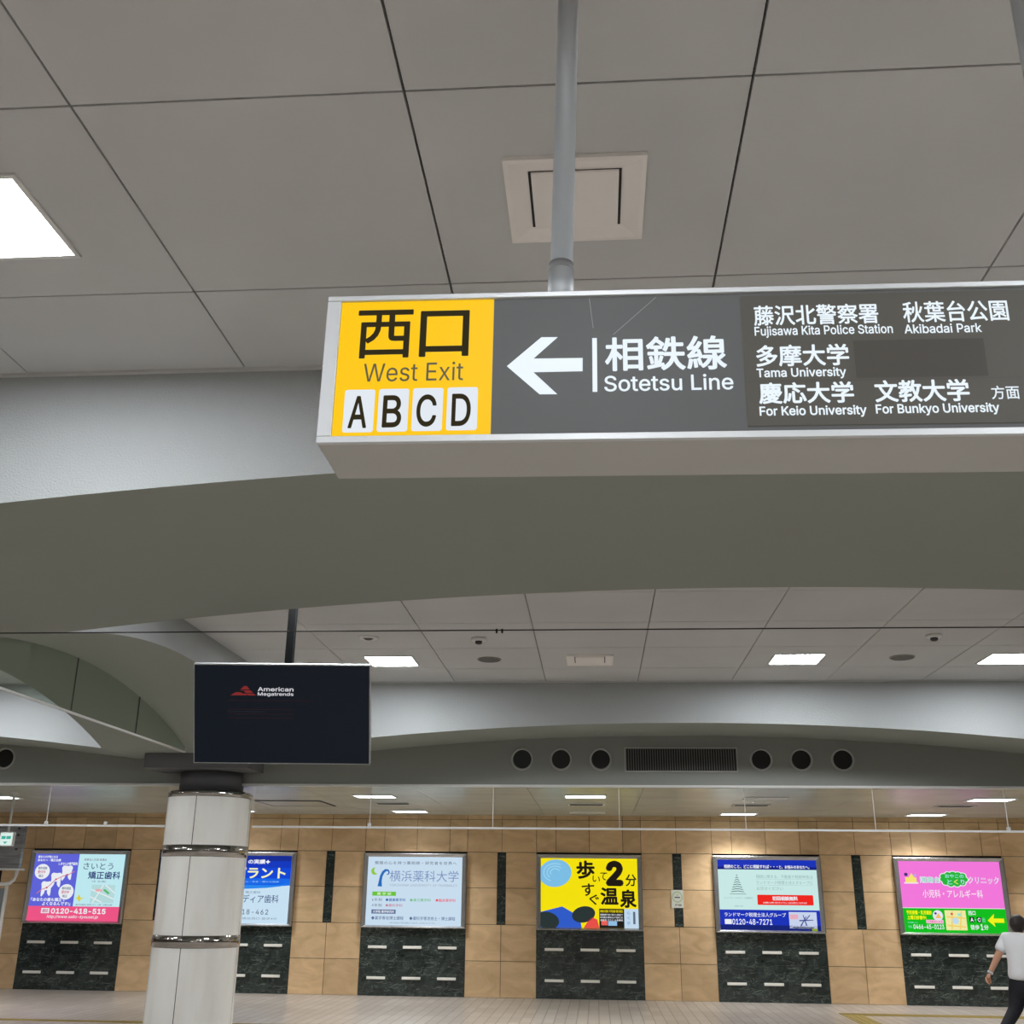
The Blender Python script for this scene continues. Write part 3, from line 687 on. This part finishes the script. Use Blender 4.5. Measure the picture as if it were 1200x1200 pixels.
def ad_university(fc):
    q = V(fc); GY = E(118, 130, 150); SL = E(88, 108, 150)
    q.rect(0, 0, 1, 1, E(206, 228, 246)); q.layer()
    q.text('惻隠の心を持つ薬剤師・研究者を世界へ', .07, .885, .94, .935, GY, .012, spacing=1.25)
    BLU = E(40, 110, 190); pts = [(.135, .56), (.138, .64), (.145, .71), (.165, .77), (.19, .80), (.215, .80), (.228, .77), (.222, .745), (.205, .735)]
    q.st(pts, [.075, .05, .045, .045, .04, .03, .025, .02, .012], BLU)
    q.ell(.075, .785, .038, .055, E(150, 206, 70)); q.layer(); q.ell(.098, .80, .03, .05, E(206, 228, 246)); 
    q.text('横浜薬科大学', .235, .635, .965, .80, E(128, 150, 196), -.004); q.text('YOKOHAMA UNIVERSITY OF PHARMACY', .235, .565, .955, .60, E(160, 172, 190), 0)
    q.rect(.06, .425, .31, .485, E(110, 200, 60)); q.rect(.06, .165, .315, .225, SL); q.layer()
    q.text('薬学部', .11, .435, .26, .475, E(220, 246, 200), .02, spacing=1.6); q.text('大学院 薬学研究科', .075, .175, .30, .215, WH, .02)
    q.text('6年制', .06, .345, .165, .39, GY, .006, spacing=1.2); q.text('4年制', .06, .265, .165, .31, GY, .006, spacing=1.2)
    q.text('●健康薬学科', .205, .345, .415, .39, E(46, 106, 176), .012); q.text('●漢方薬学科', .46, .345, .68, .39, E(120, 196, 130), .012); q.text('●臨床薬学科', .73, .345, .94, .39, E(236, 92, 110), .012); q.text('●薬科学科', .205, .265, .385, .31, E(196, 140, 160), .012)
    q.text('◆薬学専攻博士課程', .06, .075, .40, .13, SL, .006); q.text('◆薬科学専攻修士・博士課程', .46, .075, .94, .13, SL, .006)
    q.text('神奈川県横浜市戸塚区 最寄駅より徒歩 詳しくはお問い合わせください', .26, .025, .74, .045, GY, 0)
def ad_spring(fc):
    q = V(fc); Y = E(252, 232, 10); INKB = E(34, 28, 22); SKY = E(128, 196, 236); DG = E(42, 54, 54); BLU = E(48, 94, 206)
    q.rect(0, 0, 1, 1, Y); q.layer()
    # plain water and hill shapes in the place of the printed figure
    q.ell(.15, .78, .17, .20, SKY, 40, .15); q.poly([(0, 0), (.42, 0), (.40, .16), (.22, .30), (0, .22)], BLU); q.layer()
    for r in (.05, .085, .12): q.st([(.15+r*math.cos(t), .79+1.1*r*math.sin(t)) for t in [r*9+.25*j for j in range(14)]], .014, E(170, 220, 246))
    q.ell(.44, .19, .12, .115, DG, 32, .2); q.ell(.07, .10, .12, .12, DG, 32, -.2); q.poly([(.44, 0), (.60, 0), (.58, .12), (.53, .15), (.49, .11)], E(238, 82, 74))
    q.rect(.60, 0, 1, .275, E(32, 28, 24)); q.layer()
    q.text('歩', .37, .70, .56, .97, INKB, .035); q.text('い', .535, .655, .615, .745, INKB, .01, rot=-.15); q.text('て', .615, .685, .685, .80, INKB, .012, rot=-.1)
    q.text('2', .675, .60, .855, .97, INKB, .05); q.text('分', .875, .60, .99, .775, INKB, .02)
    q.text('す', .425, .455, .555, .635, INKB, .02, rot=.06); q.text('ぐ', .50, .33, .60, .48, INKB, .02, rot=-.12)
    q.text('温', .615, .33, .80, .58, INKB, .035); q.text('泉', .815, .29, .985, .555, INKB, .035)
    q.rect(.855, 0, 1, .275, E(200, 224, 244)); q.rect(.605, .215, .845, .265, E(60, 52, 20)); q.rect(.62, .04, .685, .105, E(240, 100, 90)); q.rect(.69, .035, .78, .10, E(150, 196, 232)); q.layer()
    q.text('湘南台温泉 天然温泉 露天風呂', .61, .222, .84, .258, Y, .012)
    for j, s_ in enumerate(('営業時間 午前十時から深夜まで', '年中無休 駅西口より徒歩二分', '岩盤浴 サウナ お食事処')): q.text(s_, .61, .175-.038*j, .84, .203-.038*j, WH, .012)
    q.text('ら', .885, .195, .915, .24, E(110, 170, 220), .01); q.text('く', .885, .125, .915, .17, E(110, 170, 220), .01); q.text('ゆ', .885, .05, .915, .10, E(110, 170, 220), .01); q.rect(.945, .06, .968, .235, E(96, 110, 128))
def ad_tax(fc):
    q = V(fc); B1 = E(26, 52, 190); MINT = E(206, 240, 236); GY = E(150, 180, 182)
    q.rect(0, .285, 1, .86, MINT); q.rect(0, .86, 1, 1, B1); q.rect(0, 0, 1, .285, B1); q.layer()
    q.rect(0, .86, 1, .90, E(22, 34, 130)); q.rect(0, 0, 1, .07, E(20, 36, 120)); q.rect(.69, .03, .965, .26, E(206, 218, 244)); q.layer()
    q.text('相続のこと、どこに相談すれば・・・', .065, .875, .61, .93, WH, .03); q.text('と、お悩みのあなたへ。', .625, .875, .93, .925, WH, .03)
    for j in range(8):
        w_ = .006+.0085*j; v = .775-.033*j; q.st([(.19-w_, v-.006), (.19, v+.006), (.19+w_, v-.006)], .010, E(70, 84, 92))
    q.rect(.11, .505, .275, .511, E(90, 104, 110)); q.text('ランドマークタワーの事務所', .05, .435, .34, .465, GY, 0); q.text('横浜', .15, .325, .24, .345, GY, 0)
    q.text('相続に関する、不動産や税務申告は', .385, .735, .955, .785, GY, 0); q.text('ランドマーク税理士法人グループに', .385, .65, .955, .70, GY, 0); q.text('お任せください', .385, .565, .65, .615, GY, 0)
    q.rect(.385, .72, .955, .724, E(180, 206, 206)); q.rect(.385, .635, .955, .639, E(180, 206, 206))
    q.rr(.385, .355, .945, .50, .012, E(246, 40, 30)); q.layer(); q.text('初回相談無料', .535, .42, .79, .48, WH, .035); q.text('お気軽にお問い合わせください 土日も受付しております', .44, .375, .88, .40, WH, .012)
    q.text('ランドマーク税理士法人グループ', .045, .185, .66, .245, WH, .014); q.text('0120-48-7271', .12, .075, .52, .155, WH, .014); q.rr(.045, .08, .115, .15, .006, WH)
    q.rect(.70, .16, .78, .225, E(238, 178, 196)); NVY = E(70, 80, 150)
    for pts in ([(.80, .06), (.86, .20)], [(.86, .07), (.83, .22)], [(.79, .14), (.93, .15)], [(.84, .13), (.90, .22)]): q.st(pts, [.02, .012], NVY)
    q.rect(.72, .035, .93, .05, E(40, 44, 60)); q.rect(.91, .0, .965, .03, E(150, 170, 40))
def ad_clinic(fc):
    q = V(fc); PK = E(250, 124, 226); GR = E(16, 196, 30); YL = E(244, 248, 30); MN = E(150, 236, 216)
    q.rect(0, .345, 1, 1, PK); q.rect(0, 0, 1, .335, GR); q.rect(0, .335, 1, .345, E(240, 220, 236)); q.layer()
    q.rect(.055, .685, .165, .77, E(253, 236, 120)); q.poly([(.085, .76), (.12, .83), (.15, .76)], E(253, 236, 120)); q.ell(.065, .81, .018, .025, E(70, 50, 130)); q.ell(.155, .80, .014, .02, E(200, 170, 240)); q.rect(.04, .68, .18, .70, E(250, 240, 250))
    CL = ((.435, .785, .04), (.48, .81, .04), (.53, .815, .042), (.58, .81, .04), (.625, .795, .04), (.645, .745, .036), (.615, .70, .04), (.56, .685, .042), (.50, .685, .042), (.45, .705, .04), (.425, .745, .034))
    for du, dv, r in CL: q.ell(du, dv, r, r*1.25, WH)
    q.rect(.44, .70, .62, .80, WH); q.layer()
    for du, dv, r in CL: q.ell(du, dv, r-.009, (r-.009)*1.25, E(40, 186, 60))
    q.rect(.44, .70, .62, .80, E(40, 186, 60)); q.layer()
    q.text('湘南台', .195, .69, .40, .785, WH, .06); q.text('クリニック', .675, .685, .975, .785, WH, .05); q.layer()
    q.text('湘南台', .205, .697, .39, .778, E(110, 214, 190), .005); q.text('クリニック', .685, .69, .965, .78, E(236, 120, 220), -.012)
    q.text('おやこの', .45, .765, .635, .82, MN, .03); q.text('と', .465, .675, .515, .745, MN, .03); q.text('く', .53, .675, .575, .745, E(230, 236, 120), .03); q.text('り', .60, .675, .635, .745, E(190, 220, 250), .03)
    q.text('小児科・アレルギー科', .21, .485, .80, .60, E(254, 236, 250), .014)
    q.text('予防接種・乳児健診', .03, .245, .28, .305, YL, .04); q.text('土曜日診療中!', .035, .175, .22, .235, YL, .04); q.text('受付時間はこちら', .035, .125, .13, .145, MN, .01)
    q.text('TEL', .035, .06, .075, .09, MN, .01); q.text('0466-45-0123', .085, .045, .385, .11, WH, .012)
    q.ell(.335, .235, .05, .075, E(236, 236, 250)); q.rr(.215, .125, .385, .175, .01, E(250, 190, 220)); q.rect(.405, .035, .61, .31, E(246, 240, 170)); q.layer()
    q.poly([(.31, .20), (.34, .27), (.37, .20)], E(250, 200, 90)); q.ell(.315, .265, .012, .016, E(70, 60, 130)); q.text('ご予約はこちら', .225, .135, .375, .165, E(236, 110, 160), .02)
    MW = E(250, 250, 240)
    for pts in ([(.42, .22), (.60, .20)], [(.46, .05), (.48, .30)], [(.54, .05), (.57, .30)], [(.42, .10), (.60, .08)]): q.st(pts, .02, E(250, 214, 110))
    q.ell(.50, .165, .035, .045, E(196, 226, 246)); q.rect(.462, .245, .485, .275, E(220, 60, 60)); q.rect(.53, .23, .56, .27, MN)
    q.text('西口', .635, .245, .705, .305, WH, .02); q.rect(.64, .145, .685, .22, BK); q.rect(.71, .145, .755, .22, BK); q.layer()
    q.text('A', .648, .155, .678, .21, WH, .03); q.text('C', .718, .155, .748, .21, WH, .03); q.text('・', .69, .175, .702, .19, MN, .03); q.text('出', .765, .15, .79, .215, MN, .0)
    q.text('徒歩', .64, .045, .725, .115, WH, .02); q.text('1', .74, .04, .762, .125, WH, .03); q.text('分', .77, .045, .815, .115, WH, .02)
    q.poly([(.815, .175), (.885, .27), (.875, .205), (.975, .205), (.975, .145), (.875, .145), (.885, .085)], YL)
ADS = (('blue and pink dentist lightbox with white teeth pictures at the left end of the wall', ad_orthodontics, 'blue and pink dentist lightbox'),
       ('blue and white lightbox with large pale yellow letters, half hidden by the column', ad_implant, 'half hidden blue and white lightbox'),
       ('pale blue university lightbox with a curled blue and green emblem', ad_university, 'pale blue university lightbox'),
       ('yellow lightbox with heavy black lettering in the middle of the wall', ad_spring, 'yellow lightbox'),
       ('blue and mint lightbox with red button and phone number', ad_tax, 'blue and mint lightbox'),
       ('pink and green clinic lightbox with yellow arrow beside the walking person', ad_clinic, 'pink and green lightbox'))
BARM = mat('pale_metal_bar', (250, 248, 240), .35)
for i, (lab, fn, short) in enumerate(ADS):
    lightbox(i, lab, fn)
    x = AD0+PERIOD*(i-2)
    t = thing('marble_panel', 'dark green marble panel with six pale bars below the '+short, 'wall panel', (x+ADW/2, WALL_Y, 0), 'marble panels under the lightboxes')
    s = MB(); s.box(-ADW/2, ADW/2, .0, .034, 0, ZB, BLACK); cw = ADW/3
    for c in range(3):
        for z0, z1 in ((0, .535), (.535, ZB)): s.box(-ADW/2+cw*c+.0012, -ADW/2+cw*(c+1)-.0012, -.008, .0, z0+.0012, z1-.0012, MARBLE)
    s.build('slab', t)
    for z in (.745, .272):
        for c in range(3): 
            bx = -ADW/2+cw*(c+.5); MB().box(bx-.155, bx+.155, -.03, -.008, z-.021, z+.021, BARM).build('bar', t, None, .004)

# notice between the yellow and blue lightboxes
t = thing('wall_notice', 'small white notice with a green ring on the wall between the yellow and blue lightboxes', 'notice', (1.325, WALL_Y, 1.41))
MB().box(-.1, .1, -.012, -.004, 0, .28, mat('notice_white', (232, 234, 222), .5)).build('board', t)
s = MB(); fc = Face(s, -.1, -.0125, 0, .001)
n = 28
for j in range(n):
    t0, t1 = 2*math.pi*j/n, 2*math.pi*(j+1)/n; fc.poly([(.1+r*math.cos(a), .17+r*math.sin(a)) for r, a in ((.085, t0), (.085, t1), (.072, t1), (.072, t0))][::-1], mat('notice_green', (170, 200, 150), .5) if 'notice_green' not in bpy.data.materials else bpy.data.materials['notice_green'])
NOT = mat('notice_ink', (60, 66, 76), .5)
fc.rect(.055, .155, .145, .172, NOT); fc.rect(.08, .19, .12, .21, mat('notice_green_light', (190, 214, 170), .5)); fc.text('1F Toilet', .06, .03, .165, .062, NOT, .03); s.build('print', t)

# small hanging exit sign at the left
t = thing('hanging_exit_sign', 'small white box sign with green pictograms hanging on a white rod at the left edge', 'sign', (-8.15, 15.0, 2.148))
MB().box(-.1, .1, -.03, .03, 0, .19, TRIMW).build('box', t, None, .008)
s = MB(); fc = Face(s, -.1, -.031, 0, .001); fc.rect(.012, .012, .188, .178, E(226, 246, 240)); fc.layer(); GN = E(60, 178, 160)
fc.rect(.03, .095, .09, .135, GN); fc.rect(.10, .095, .165, .135, GN); fc.poly([(.06, .06), (.125, .06), (.0925, .03)], GN); s.build('face', t)
MB().lathe([(.016, .19), (.016, LOW-2.148)], (0, 0, 0), TRIMW, 16).build('rod', t)
MB().lathe([(.04, LOW-2.148-.015), (.04, LOW-2.148)], (0, 0, 0), TRIMW, 20).build('ceiling_flange', t)

# grey information stand at the left edge
t = thing('information_stand', 'grey board stand with white tube frame standing before the wall at the left edge', 'stand', (-9.95, 17.5, 0))
BRD = mat('grey_board', (150, 152, 156), .35, .4); mottled(BRD, (128, 130, 136), (168, 170, 174), 2.0, stretch=(1, 1, 14))
MB().box(-.95, .73, -.04, .04, 1.905, 2.56, BRD).build('board', t, None, .004)
MB().box(-.95, .78, -.09, .06, 1.872, 1.903, TRIMW).build('ledge', t, None, .003)
s = MB()
for z in (2.18, 2.40, 2.50): s.box(.62, .66, -.046, -.04, z, z+.03, DARK)
s.build('fastener', t)
fr = MB(); fr.tube([(-.95, 0, 1.66), (.50, 0, 1.66), (.60, 0, 1.675), (.66, 0, 1.73), (.685, 0, 1.80), (.69, 0, 1.875)], .026, TRIMW); fr.build('bracket', t)
MB().tube([(.56, 0, 0), (.56, 0, 1.64)], .028, TRIMW).build('post', t); MB().tube([(-.9, 0, 0), (-.9, 0, 1.88)], .028, TRIMW).build('post', t)
MB().box(-.87, .53, -.01, .01, .15, 1.6, mat('grey_infill', (120, 126, 128), .3)).build('infill_panel', t)

# ---------------------------------------------------------------- walking person
def skin(name, verts, edges, M, parent, sub=2, root=0):
    """grow one smooth surface around joints (x, y, z, rx, ry)"""
    me = bpy.data.meshes.new(name); me.from_pydata([v[:3] for v in verts], edges, []); me.update()
    o = bpy.data.objects.new(name, me); COL.objects.link(o)
    o.modifiers.new('skin', 'SKIN').use_smooth_shade = True
    sv = me.skin_vertices[0].data
    for i, v in enumerate(verts): sv[i].radius = (v[3], v[4] if len(v) > 4 else v[3]); sv[i].use_root = (i == root)
    sb = o.modifiers.new('smooth', 'SUBSURF'); sb.levels = sb.render_levels = sub
    bpy.context.view_layer.update()
    nm = bpy.data.meshes.new_from_object(o.evaluated_get(bpy.context.evaluated_depsgraph_get()))
    bpy.data.objects.remove(o); nm.materials.clear(); nm.materials.append(M)
    return nm
def merged(name, meshes, parent, slots):
    bm = bmesh.new()
    for k_, me in enumerate(meshes):
        n0 = len(bm.faces); bm.from_mesh(me); bm.faces.ensure_lookup_table()
        for f_ in bm.faces[n0:]: f_.material_index = slots[k_][0]; f_.smooth = True
    me = bpy.data.meshes.new(name); bm.to_mesh(me); bm.free()
    for M in [s_[1] for s_ in sorted({(s_[0], s_[1]) for s_ in slots}, key=lambda z: z[0])]: me.materials.append(M)
    o = bpy.data.objects.new(name, me); COL.objects.link(o); o.parent = parent; return o
def blob(c, r, M, n=20, rings=14, fn=None):
    m_ = MB(); vs = []
    for j in range(rings+1):
        ph = math.pi*j/rings
        for i in range(n):
            th = 2*math.pi*i/n; p = Vector((math.sin(ph)*math.cos(th), math.sin(ph)*math.sin(th), math.cos(ph)))
            if fn: p = fn(p)
            vs.append((c[0]+p.x*r[0], c[1]+p.y*r[1], c[2]+p.z*r[2]))
    m_.add(vs, [(j*n+i, (j+1)*n+i, (j+1)*n+(i+1) % n, j*n+(i+1) % n) for j in range(rings) for i in range(n)], M, True)
    return m_
PX, PY = 4.93, 14.02; HEAD = math.atan2(-.80, .60)             # walks right and a little away
pr = thing('person', 'person in white short sleeved shirt and dark trousers walking right beside the pink lightbox', 'person', (PX, PY, 0), None, None, HEAD)
K = 1.42
LSH, RSH = (-.165, .01, 1.165), (.165, .01, 1.165); LEL, REL = (-.235, -.10, .94), (.225, .06, .925); LWR, RWR = (-.275, -.215, .775), (.225, .20, .76)
LKN, RKN = (-.085, -.09, .40), (.085, .19, .41); LAN, RAN = (-.09, -.40, .165), (.085, .27, .075)
body_v = [(0, 0, .74, .115, .085), (0, -.005, .86, .115, .09), (0, .0, 1.0, .125, .095), (0, .015, 1.13, .12, .085), (0, .03, 1.20, .05), (0, .055, 1.26, .046),
          (*LSH, .055), (*LEL, .042), (*LWR, .029), (*RSH, .055), (*REL, .042), (*RWR, .029),
          (-.08, 0, .64, .07), (*LKN, .05), (*LAN, .038), (.08, 0.01, .64, .07), (*RKN, .05), (*RAN, .038),
          (-.09, -.36, .075, .036), (-.09, -.30, .02, .024), (.085, .34, .035, .034), (.085, .41, .025, .024)]
body_e = [(0, 1), (1, 2), (2, 3), (3, 4), (4, 5), (3, 6), (6, 7), (7, 8), (3, 9), (9, 10), (10, 11), (0, 12), (12, 13), (13, 14), (0, 15), (15, 16), (16, 17), (14, 18), (18, 19), (17, 20), (20, 21)]
parts = [skin('body', body_v, body_e, SKIN, pr)]
def head_shape(p):
    q = p.copy()
    if q.z < 0: q.x *= 1-.28*(-q.z)**1.5; q.y *= 1-.12*(-q.z)
    return q
hd = (0, .075, 1.325)
def mesh_of(mb_):
    o = mb_.build('tmp'); me = o.data; bpy.data.objects.remove(o); return me
parts.append(mesh_of(blob(hd, (.070, .086, .095), SKIN, fn=head_shape)))
parts.append(mesh_of(blob((0, .165, 1.315), (.013, .02, .019), SKIN, 10, 8)))                    # nose
for sx in (-1, 1): parts.append(mesh_of(blob((sx*.071, .07, 1.32), (.010, .02, .028), SKIN, 10, 8)))   # ears
parts.append(mesh_of(blob((0, .150, 1.272), (.024, .010, .007), mat('lip', (170, 96, 88), .5), 12, 6)))
LIP = bpy.data.materials['lip']; EYEM = mat('eye', (30, 24, 22), .2)
for sx in (-1, 1): parts.append(mesh_of(blob((sx*.028, .147, 1.332), (.011, .009, .006), EYEM, 10, 6)))
def hand(wr, d, side, curl):
    """palm and five bent fingers of different length"""
    wr, d = Vector(wr), Vector(d).normalized(); n_ = Vector((side, 0, 0)); n_ = (n_-d*n_.dot(d)).normalized(); a = d.cross(n_).normalized()
    out = []; pc = wr+d*.075
    out.append(skin('palm', [(*wr, .024, .02), (*(wr+d*.04), .033, .02), (*pc, .034, .018)], [(0, 1), (1, 2)], SKIN, pr, 1))
    for j, ln in enumerate((.062, .072, .068, .052)):
        b = wr+d*.07+a*(.026-.0175*j); p = [wr+d*.055+a*(.018-.012*j), b]
        dd = d.copy()
        for s_ in range(3):
            dd = (dd*math.cos(curl)-n_*math.sin(curl)*1.0).normalized(); p.append(p[-1]+dd*ln*(.42, .33, .25)[s_])
        out.append(skin('finger', [(*q, .0085 if s_ < 4 else .0065) for s_, q in enumerate(p)], [(s_, s_+1) for s_ in range(len(p)-1)], SKIN, pr, 1))
    tb = [wr+d*.025+a*.014, wr+d*.045+a*.038, wr+d*.07+a*.05-n_*.012, wr+d*.092+a*.048-n_*.024]
    out.append(skin('thumb', [(*q, .0095 if s_ < 3 else .0075) for s_, q in enumerate(tb)], [(0, 1), (1, 2), (2, 3)], SKIN, pr, 1))
    return out
parts += hand(LWR, Vector(LWR)-Vector(LEL), -1, .42); parts += hand(RWR, (0.0, .12, -1), 1, .85)
slots = [(0, SKIN)]*len(parts); slots[5] = (1, LIP); slots[6] = slots[7] = (2, EYEM)
merged('body', parts, pr, slots)
def lerp(a, b, t_): return tuple(a[i]+(b[i]-a[i])*t_ for i in range(3))
sh = [(0, -.005, .69, .185, .155), (0, -.008, .80, .168, .138), (0, 0, .95, .150, .118), (0, .012, 1.08, .146, .106), (0, .022, 1.155, .095, .075), (0, .03, 1.205, .062, .058),
      (*LSH, .078), (*lerp(LSH, LEL, .42), .074), (*lerp(LSH, LEL, .72), .072), (*RSH, .078), (*lerp(RSH, REL, .42), .074), (*lerp(RSH, REL, .72), .072)]
merged('shirt', [skin('shirt', sh, [(0, 1), (1, 2), (2, 3), (3, 4), (4, 5), (3, 6), (6, 7), (7, 8), (3, 9), (9, 10), (10, 11)], SHIRT, pr)], pr, [(0, SHIRT)])
tr = [(0, 0, .80, .138, .112), (0, 0, .70, .165, .135), (-.085, -.005, .58, .118), (*LKN, .080), (*lerp(LKN, LAN, .9), .060), (.085, .03, .58, .118), (*RKN, .080), (*lerp(RKN, RAN, .9), .060)]
merged('trousers', [skin('trousers', tr, [(0, 1), (1, 2), (2, 3), (3, 4), (1, 5), (5, 6), (6, 7)], TROUS, pr)], pr, [(0, TROUS)])
def hair_fn(p):
    q = p.copy()
    if q.y > .25 and q.z < .5: q.y = .25+(q.y-.25)*.25; q.z = max(q.z, .05)
    if q.z < 0: q.y = q.y*(1-.25*-q.z)-.06*-q.z; q.x *= 1-.12*-q.z
    return q*(1+.035*math.sin(9*p.x+5*p.z)*math.sin(11*p.y+7*p.z))
merged('hair', [mesh_of(blob((0, .048, 1.325), (.088, .104, .108), HAIR, 32, 22, hair_fn))], pr, [(0, HAIR)])
for heel, toe in (((-.09, -.415, .15), (-.09, -.30, .03)), ((.085, .255, .055), (.085, .43, .038))):
    a, b = Vector(heel), Vector(toe); c = (a+b)/2
    s1 = skin('shoe', [(*a, .045, .05), (*lerp(a, b, .5), .047, .042), (*b, .042, .03)], [(0, 1), (1, 2)], SHOE, pr, 2)
    so = merged('shoe', [s1], pr, [(0, SHOE)])
    d = (b-a).normalized(); nrm = Vector((1, 0, 0)).cross(d); nrm = nrm if nrm.z > 0 else -nrm
    sm = MB(); off = -nrm*.036
    pts = [(a+off-d*.035)+Vector((sx*.038, 0, 0)) for sx in (-1, 1)]+[(b+off+d*.03)+Vector((sx*.03, 0, 0)) for sx in (1, -1)]
    sm.add(pts+[p-nrm*.012 for p in pts], [(0, 1, 2, 3), (7, 6, 5, 4), (0, 4, 5, 1), (1, 5, 6, 2), (2, 6, 7, 3), (3, 7, 4, 0)], SHOESOLE); sm.build('sole', so)
bc = lerp(LEL, LWR, .93); dv = (Vector(LWR)-Vector(LEL)).normalized()
MB().tube([Vector(bc)-dv*.008, Vector(bc)+dv*.008], .034, WHITEP, 16).build('bracelet', pr)
# white bag in the right hand
HW = Matrix.Translation((PX, PY, 0)) @ Matrix.Rotation(HEAD, 4, 'Z')
hp = HW @ Vector((.215, .205, .665))
bt = thing('handbag', 'small white bag held low in the hand of the walking person', 'bag', (hp.x, hp.y, .33), None, None, HEAD)
MB().box(-.045, .045, -.13, .13, 0, .20, BAGM).build('bag_body', bt, None, .015)
MB().tube([(0, -.09, .19), (0, -.075, .27), (0, -.03, .325), (0, 0, .335), (0, .03, .325), (0, .075, .27), (0, .09, .19)], .007, BAGM, 10).build('handle', bt)
